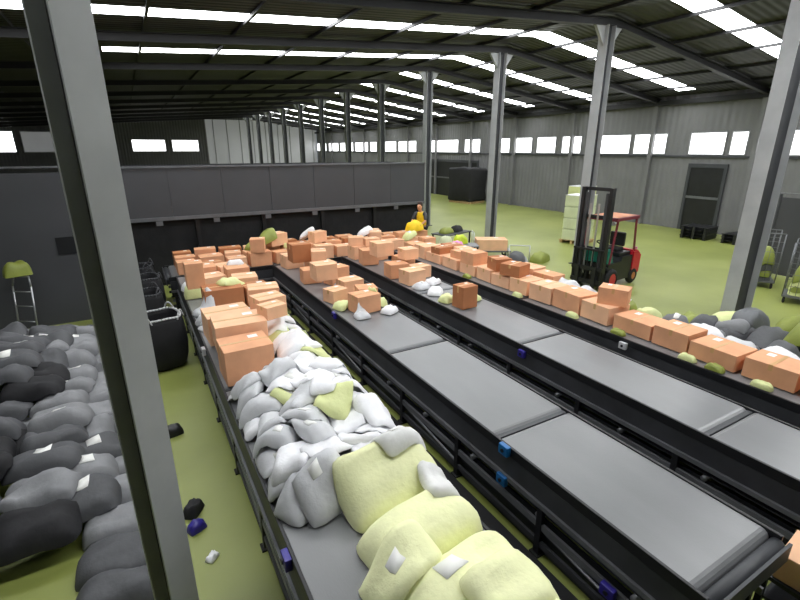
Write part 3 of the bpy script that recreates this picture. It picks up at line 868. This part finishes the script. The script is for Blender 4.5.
# ------------------------------------------------------------ red forklift
def forklift(loc, rz):
    t = thing('forklift', 'red forklift with tall black mast behind the line of boxes', 'forklift', loc, rz)   # faces +x locally
    # chassis
    obj('chassis', prism(bmesh.new(), [(-.75, .22), (.55, .22), (.62, .4), (.62, .78), (.3, .82), (-.1, .82), (-.15, .95), (-.75, .95)], -.5, .5), 'black', t)
    bm = prism(bmesh.new(), [(-1.25, .3), (-.72, .22), (-.72, 1.1), (-1.05, 1.08), (-1.28, .92)], -.53, .53)
    bmesh.ops.bevel(bm, geom=bm.edges[:], offset=.05, segments=2, affect='EDGES')
    cw = obj('counterweight', bm, 'red', t)
    obj('vent_grille', B(-1.3, -1.27, -.28, .28, .55, .8), 'black', cw)
    obj('engine_cover', B(-.75, -.1, -.42, .42, .95, 1.06, .02), 'black', t)
    s = obj('seat', B(-.62, -.18, -.25, .25, 1.06, 1.18, .04), 'black', t)
    obj('seat_back', B(-.70, -.58, -.24, .24, 1.18, 1.62, .04), 'black', s)
    obj('dashboard', prism(bmesh.new(), [(.3, .82), (.62, .82), (.6, 1.2), (.42, 1.24)], -.45, .45), 'teal', t)
    st = obj('steering_wheel', torus(bmesh.new(), (0, 0, 0), .16, .016), 'black', t, True, (.24, 0, 1.36))
    st.rotation_euler = (0, -.6, 0)
    obj('steering_column', tube(bmesh.new(), (.26, 0, 1.34), (.46, 0, 1.12), .025), 'black', t)
    # overhead guard
    for sy in (-.46, .46):
        obj('guard_post', tube(bmesh.new(), (.52, sy, .8), (.34, sy, 2.1), .035, 8), 'brownred', t)
        obj('guard_post', tube(bmesh.new(), (-.85, sy, 1.05), (-.72, sy, 2.1), .035, 8), 'brownred', t)
    bm = bmesh.new()
    for sy in (-.46, .46): box(bm, -.78, .4, sy - .035, sy + .035, 2.08, 2.17)
    for k in range(7): box(bm, -.75 + k * .18, -.71 + k * .18, -.43, .43, 2.10, 2.15)
    box(bm, -.82, -.76, -.5, .5, 2.07, 2.18); box(bm, .38, .45, -.5, .5, 2.07, 2.18)
    g = obj('overhead_guard', bm, 'brownred', t)
    obj('roof_sheet', B(-.76, .4, -.42, .42, 2.155, 2.18), 'orange', g)
    # mast
    for sy in (-1, 1):
        bm = bmesh.new()
        box(bm, .74, .90, sy * .44 - .05, sy * .44 + .05, .1, 3.05)
        obj('mast_rail', bm, 'black', t)
        bm = bmesh.new()
        box(bm, .78, .88, sy * .32 - .04, sy * .32 + .04, .15, 2.9)
        obj('inner_rail', bm, 'char', t)
        obj('lift_cylinder', tube(bmesh.new(), (.72, sy * .25, .3), (.72, sy * .25, 2.4), .035, 12), 'alum', t, True)
        obj('lift_chain', B(.9, .92, sy * .13 - .025, sy * .13 + .025, .5, 2.6), 'alum', t)
        obj('tilt_cylinder', tube(bmesh.new(), (.45, sy * .46, .55), (.74, sy * .46, .75), .04, 10), 'black', t, True)
    for z in (.2, 1.25, 2.2, 3.0):
        obj('mast_crossbar', B(.72, .78, -.44, .44, z - .05, z + .05), 'black', t)
    car = obj('fork_carriage', B(.92, .97, -.5, .5, .22, .34), 'black', t)
    obj('carriage_bar', B(.92, .97, -.5, .5, .62, .74), 'black', car)
    bm = bmesh.new()
    for k in range(7): box(bm, .93, .96, -.48 + k * .157, -.46 + k * .157, .34, 1.25)
    box(bm, .92, .97, -.5, .5, 1.22, 1.28)
    obj('load_backrest', bm, 'black', car)
    for sy in (-.28, .28):
        bm = box(bmesh.new(), .97, 1.01, sy - .06, sy + .06, .08, .74)
        box(bm, 1.01, 2.0, sy - .06, sy + .06, .08, .12)
        obj('fork', bm, 'black', t)
    for (x, r, w, yy) in ((.42, .33, .2, .5), (-.9, .26, .17, .46)):
        for sy in (-1, 1):
            w_ = obj('wheel', torus(bmesh.new(), (x, sy * yy, r), r - .1, .1, 'Y', 24, 10), 'rubber', t, True)
            obj('wheel_hub', tube(bmesh.new(), (x, sy * yy - .085, r), (x, sy * yy + .085, r), r - .14, 16), 'red' if x > 0 else 'orange', w_)
    for sy in (-.4, .4):
        obj('head_lamp', tube(bmesh.new(), (.42, sy, 2.02), (.5, sy, 2.02), .06, 12), 'alum', t)
        obj('tail_lamp', B(-1.08, -1.03, sy - .06, sy + .06, 1.09, 1.15), 'pink', t)
forklift((12.6, 9.1, 0), PI + .12)

# ------------------------------------------------------------ worker in a yellow vest
def skin_mesh(name, verts, edges, radii, m, parent, root=0, sub=1):
    me = bpy.data.meshes.new(name)
    me.from_pydata(verts, edges, [])
    o = bpy.data.objects.new(name, me)
    C.objects.link(o)
    sk = o.modifiers.new('skin', 'SKIN')
    for i, r in enumerate(radii):
        v = me.skin_vertices[0].data[i]
        v.radius = (r, r) if not isinstance(r, tuple) else r
        v.use_root = (i == root)
    sk.use_smooth_shade = True
    ss = o.modifiers.new('sub', 'SUBSURF')
    ss.levels = ss.render_levels = sub
    me.materials.append(M[m])
    if parent: o.parent = parent
    return o

def worker(loc, rz):
    t = thing('person', 'person in a yellow vest reaching over the boxes at the far ends', 'person', loc, rz)   # faces -y
    V, E, R_ = [], [], []
    def add(p, r, link=None):
        V.append(p); R_.append(r)
        if link is not None: E.append((link, len(V) - 1))
        return len(V) - 1
    pel = add((0, 0, .92), (.15, .11))
    wst = add((0, -.04, 1.08), (.135, .1), pel)
    chs = add((0, -.10, 1.28), (.12, .075), wst)
    nkb = add((0, -.16, 1.43), (.075, .07), chs)
    nk = add((0, -.19, 1.50), (.052, .052), nkb)
    jaw = add((0, -.235, 1.565), (.07, .078), nk)
    hd = add((0, -.24, 1.645), (.088, .1), jaw)
    crown = add((0, -.235, 1.725), (.06, .07), hd)
    nose = add((0, -.37, 1.62), .02, hd)
    for s in (-1, 1):
        add((s * .088, -.23, 1.635), .016, hd)
        hip = add((s * .09, 0, .86), .095, pel)
        kn = add((s * .11, -.03, .48), .062, hip)
        an = add((s * .12, .02, .09), .042, kn)
        add((s * .125, -.1, .045), .04, an)
        sh = add((s * .19, -.135, 1.385), .05, chs)
        el = add((s * .25, -.28, 1.15), .043, sh)
        wr = add((s * .20, -.50, 1.08), .03, el)
        pa = add((s * .19, -.575, 1.06), (.036, .02), wr)
        for k, (off, ln) in enumerate(((-.03, .07), (-.01, .08), (.01, .076), (.03, .06))):
            f1 = add((s * .19 + off, -.575 - ln * .6 - .02, 1.055), .0095, pa)
            add((s * .19 + off, -.575 - ln - .02, 1.03), .008, f1)
        t1 = add((s * .19 - s * .045, -.56, 1.045), .0105, wr)
        add((s * .19 - s * .055, -.595, 1.03), .009, t1)
    skin_mesh('body', V, E, R_, 'skin', t)
    vv = [(0, .0, .90), (0, -.04, 1.08), (0, -.11, 1.28), (0, -.155, 1.42), (-.16, -.14, 1.40), (.16, -.14, 1.40)]
    skin_mesh('vest', vv, [(0, 1), (1, 2), (2, 3), (2, 4), (2, 5)], [(.19, .15), (.185, .15), (.225, .165), (.13, .12), .10, .10], 'yellow', t)
    vv, ee, rr = [(0, 0, .93)], [], [(.165, .125)]
    for s in (-1, 1):
        i = len(vv)
        vv += [(s * .09, 0, .85), (s * .11, -.03, .48), (s * .12, .01, .13)]
        rr += [.11, .08, .066]
        ee += [(0, i), (i, i + 1), (i + 1, i + 2)]
    skin_mesh('trousers', vv, ee, rr, 'jeans', t)
    for s in (-1, 1):
        skin_mesh('shoe', [(s * .12, .05, .05), (s * .125, -.06, .045), (s * .128, -.15, .04)], [(0, 1), (1, 2)], [.048, .05, .036], 'rubber', t)
        skin_mesh('sleeve', [(s * .08, -.145, 1.40), (s * .19, -.14, 1.385), (s * .225, -.22, 1.26), (s * .25, -.28, 1.15)], [(0, 1), (1, 2), (2, 3)], [.095, .092, .072, .062], 'char', t)
        bm = bmesh.new()
        bmesh.ops.create_uvsphere(bm, u_segments=8, v_segments=6, radius=.011, matrix=Matrix.Translation((s * .032, -.325, 1.655)))
        obj('eye', bm, 'eye', t, True)
    obj('mouth', B(-.024, .024, -.325, -.29, 1.568, 1.580), 'lip', t)
    skin_mesh('hair', [(0, -.185, 1.60), (0, -.19, 1.70), (0, -.23, 1.765), (0, -.285, 1.765)], [(0, 1), (1, 2), (2, 3)], [(.1, .085), (.118, .11), (.105, .085), (.08, .05)], 'hair', t)
    return t
worker((8.86, 13.9, .56), -1.0)
def step_platform(loc):
    t = thing('step_platform', 'low steel work step under the person in the vest', 'step', loc)
    obj('tread', B(-.7, .5, -.42, .42, .44, .5), 'railgrey', t)
    for sx in (-.64, .44):
        for sy in (-.36, .36):
            obj('leg', B(sx - .03, sx + .03, sy - .03, sy + .03, -.06, .44), 'black', t)
    obj('brace', B(-.62, .42, .35, .38, .15, .2), 'black', t)
step_platform((9.41, 13.9, .06))


# yellow, lime and pink parcels beside the person
def solo(nm, m, x, y, z, l, w, T, a, label, cat):
    f = Field(x - 1, x + 1, y - 1, y + 1, lambda p, q: z, .05)
    o = obj(nm, bag_mesh(drop_bag(f, x, y, l, w, T, a, 0)), m, None, True, (x, y, z + .003))
    return tag(o, label, cat)

solo('sack', 'yellow', 8.33, 13.56, 1.44, .62, .46, .32, .4, 'yellow sack held in front of the person in the vest', 'sack')

# packing table right of the person with coloured parcels
def table(loc, rz, l, w, h, label, m='railgrey'):
    t = thing('packing_table', label, 'table', loc, rz)
    obj('table_top', B(-l / 2, l / 2, -w / 2, w / 2, h - .04, h), m, t)
    for sx in (-1, 1):
        for sy in (-1, 1):
            obj('leg', B(sx * (l / 2 - .05) - .025, sx * (l / 2 - .05) + .025, sy * (w / 2 - .05) - .025, sy * (w / 2 - .05) + .025, 0, h - .04), 'black', t)
    obj('shelf', B(-l / 2 + .05, l / 2 - .05, -w / 2 + .05, w / 2 - .05, .2, .23), 'char', t)
    return t
table((9.62, 12.7, 0), -.5, 1.3, .7, .95, 'grey packing table with coloured parcels by the person')
solo('parcel_bag', 'pink', 9.45, 12.6, .955, .42, .3, .14, .2, 'pink parcel bag on the packing table', 'bag')
solo('parcel_bag', 'lime', 9.75, 12.8, .955, .5, .34, .3, .1, 'lime parcel bag on the packing table behind the pink one', 'bag')
solo('parcel_bag', 'film', 9.2, 12.9, .955, .4, .36, .3, .4, 'pale green parcel bag on the packing table, left end', 'bag')
# hand trolley with a carton farther right
def trolley(loc, rz, label):
    t = thing('platform_trolley', label, 'trolley', loc, rz)
    obj('deck', B(-.75, .75, -.4, .4, .26, .32, .01), 'railgrey', t)
    bm = bmesh.new()
    path(bm, [(-.7, -.34, .32), (-.72, -.34, 1.0), (-.72, .34, 1.0), (-.7, .34, .32)], .02, 8)
    obj('handle', bm, 'alum', t, True)
    for sx in (-.6, .6):
        for sy in (-.3, .3):
            w = obj('caster', torus(bmesh.new(), (sx, sy, .1), .065, .035, 'Y', 16, 8), 'rubber', t, True)
            obj('caster_fork', B(sx - .03, sx + .03, sy - .045, sy + .045, .14, .26), 'alum', w)
    return t
trolley((12.1, 13.9, 0), -.55, 'grey platform trolley carrying a wide carton, beyond the boxes')
def single_box(x, y, z, l, w, h, a, m, label):
    o = carton('cardboard_box', dict(l=l, w=w, h=h, a=a, m=m, x=x, y=y, z=z, detail=True))
    return tag(o, label, 'box')
single_box(12.1, 13.9, .322, 1.2, .7, .42, -.55, 'card2', 'wide pale tan carton lying on the platform trolley')
trolley((11.6, 11.9, 0), .9, 'grey platform trolley loaded with dark sacks, left of the forklift')
solo('sack', 'sackd', 11.55, 11.85, .322, .9, .6, .3, .9, 'dark grey sack on the trolley left of the forklift', 'sack')
solo('sack', 'polyo', 13.3, 12.4, 0, .9, .6, .35, .4, 'olive sack lying on the floor between trolley and column', 'sack')
table((10.9, 14.9, 0), .3, 1.6, .8, .95, 'long grey packing table behind the trolleys', 'steel_dk')
solo('parcel_bag', 'polyo', 10.6, 14.85, .955, .6, .4, .2, .3, 'olive parcel bag on the table behind the trolleys', 'bag')
solo('parcel_bag', 'cloth', 11.2, 15.0, .955, .6, .4, .22, .5, 'black parcel bag on the table behind the trolleys', 'bag')

# ------------------------------------------------------------ pallets and wrapped loads in the far bay
def pallet(loc, rz, label, z=0, m='pallet', nm='pallet', group=None):
    t = thing(nm, label, 'pallet', (loc[0], loc[1], z), rz, group)
    for k in range(5):
        y = -.5 + k * .25
        obj('deck_board', B(-.6, .6, y - .09, y + .09, .12, .144), m, t)
    for k in range(3):
        y = -.5 + k * .5
        obj('runner', B(-.6, .6, y - .05, y + .05, .0, .12), m, t)
    return t
def wrapped(loc, rz, h, label, lab2, m='film'):
    pallet(loc, rz, lab2)
    t = thing('wrapped_load', label, 'pallet load', (loc[0], loc[1], .144), rz)
    nz = max(2, int(h / .45))
    for k in range(nz):
        for sx in (-1, 1):
            bm = B(-.56 if sx < 0 else .01, -.01 if sx < 0 else .56, -.5, .5, h * k / nz + .005, h * (k + 1) / nz - .005, .04)
            obj('carton', bm, m, t)
    obj('top_sheet', B(-.57, .57, -.51, .51, h, h + .01), 'polyw', t)
wrapped((17.6, 14.3, 0), .3, 2.0, 'tall pale wrapped load on a pallet behind the forklift mast', 'wooden pallet under the tall pale wrapped load')
wrapped((20.8, 16.9, 0), .2, 2.1, 'pale yellow-green wrapped load on a pallet far behind, left of the forklift', 'wooden pallet under the far yellow-green wrapped load', 'polyy')
for k in range(4):
    pallet((23.6, 12.1), .08, 'black plastic pallet by the right wall, %s of its stack' % ['lowest', 'second from floor', 'third from floor', 'topmost'][k], z=.146 * k, m='black', nm='plastic_pallet', group='black plastic pallets by the right wall')
for k in range(3):
    pallet((23.8, 10.3), -.06, 'black plastic pallet in the shorter stack nearer the wide column, %s' % ['lowest', 'middle one', 'topmost'][k], z=.146 * k, m='black', nm='plastic_pallet', group='black plastic pallets in the shorter stack')
# roll cages right of the wide column
def roll_cage(loc, rz, label):
    t = thing('roll_cage', label, 'roll cage', loc, rz)
    obj('base', B(-.45, .45, -.36, .36, .18, .22), 'railgrey', t)
    for s in (-1, 1):
        bm = bmesh.new()
        path(bm, [(s * .44, -.35, .2), (s * .44, -.35, 1.7), (s * .44, .35, 1.7), (s * .44, .35, .2)], .016, 8)
        for k in range(6): tube(bm, (s * .44, -.35 + k * .14, .2), (s * .44, -.35 + k * .14, 1.7), .006, 6)
        for k in range(4): tube(bm, (s * .44, -.35, .5 + k * .32), (s * .44, .35, .5 + k * .32), .006, 6)
        obj('side_frame', bm, 'railgrey', t, True)
        for sy in (-.3, .3):
            obj('caster', torus(bmesh.new(), (s * .38, sy, .09), .06, .03, 'Y', 14, 8), 'rubber', t, True)
    bm = bmesh.new()
    for k in range(5): tube(bm, (-.44, .35, .4 + k * .3), (.44, .35, .4 + k * .3), .006, 6)
    obj('back_frame', bm, 'railgrey', t, True)
cages = [(15.9, 5.15, .3, 'polyy', 'polyo', 'yellow-green'), (17.2, 4.4, .1, 'sackd', 'sack', 'dark grey'), (16.9, 6.6, .5, 'sackd', 'polyo', 'mixed')]
place = ['just right of the wide column', 'second right of the wide column', 'behind the other two']
for (x, y, rz, m1, m2, nm_), pl in zip(cages, place):
    roll_cage((x, y, 0), rz, 'wire roll cage of %s sacks, %s' % (nm_, pl))
    f = Field(x - .42, x + .42, y - .42, y + .42, lambda p, q: .225, .04)
    for k in range(4):
        m = m1 if k % 2 == 0 else m2
        d = drop_bag(f, x, y, .74, .52, .27, rz + rng.uniform(-.1, .1), k)
        o = obj('sack', bag_mesh(d), m, None, True, (x, y, d[4]))
        tag(o, '%s sack in the roll cage %s, %s' % (COL[m], pl.split(',')[0], ['lowest', 'second up', 'third up', 'topmost'][k]), 'sack', 'sacks in the roll cages')
t = thing('partition_screen', 'grey partition screen behind the roll cages, right of the wide column', 'partition', (18.6, -1.2, 0))
for k in range(3):
    obj('screen_panel', B(-.02, .02, 2.8 * k + .03, 2.8 * k + 2.77, .06, 2.6), 'fascia', t)
    obj('post', B(-.04, .04, 2.8 * k - .03, 2.8 * k + .03, 0, 2.7), 'steel_dk', t)
obj('post', B(-.04, .04, 8.37, 8.43, 0, 2.7), 'steel_dk', t)
obj('top_rail', B(-.04, .04, -.03, 8.43, 2.7, 2.74), 'railgrey', t)
# dark covered stack far off by the dock door
t = thing('covered_stack', 'black tarpaulin covered stack by the far dock door', 'stack', (23.6, 30.4, 0), .2)
bm = B(-1.0, 1.0, -1.2, 1.2, .15, 2.7, .2)
bmesh.ops.subdivide_edges(bm, edges=bm.edges[:], cuts=3, use_grid_fill=True)
for v in bm.verts: v.co += Vector((noise.noise(v.co * 1.4), noise.noise(v.co * 1.4 + Vector((5, 0, 0))), noise.noise(v.co * 1.4 + Vector((0, 7, 0))))) * .12
obj('tarpaulin', bm, 'cloth', t, True)
obj('skid', B(-.9, .9, -1.1, 1.1, 0, .15), 'pallet', t)

# ------------------------------------------------------------ small things in the aisle and bottom right corner
solo('pouch', 'purple', .06, 4.75, 0, .2, .14, .1, .4, 'small indigo pouch on the green floor beside the sack heap', 'pouch')
solo('pouch', 'cloth', .06, 5.05, 0, .26, .18, .13, 1.0, 'small black pouch on the floor behind the indigo one', 'pouch')
solo('pouch', 'black', -.02, 6.9, 0, .3, .2, .14, .2, 'black pouch on the aisle floor right of the grey column', 'pouch')
solo('pouch', 'polyw', .15, 4.25, 0, .14, .1, .05, .8, 'scrap of white poly on the aisle floor near the camera', 'pouch')
table((4.76, .62, 0), 0, .74, 1.1, .5, 'low dark stand beside the near ends of two bare belts', 'black')
single_box(4.66, .88, .502, .46, .42, .26, .1, 'card2', 'pale tan box on the low stand, bottom right corner')
solo('pouch', 'polyo', 4.66, 1.13, .502, .36, .1, .1, .1, 'olive pouch on the low stand behind the box', 'pouch')
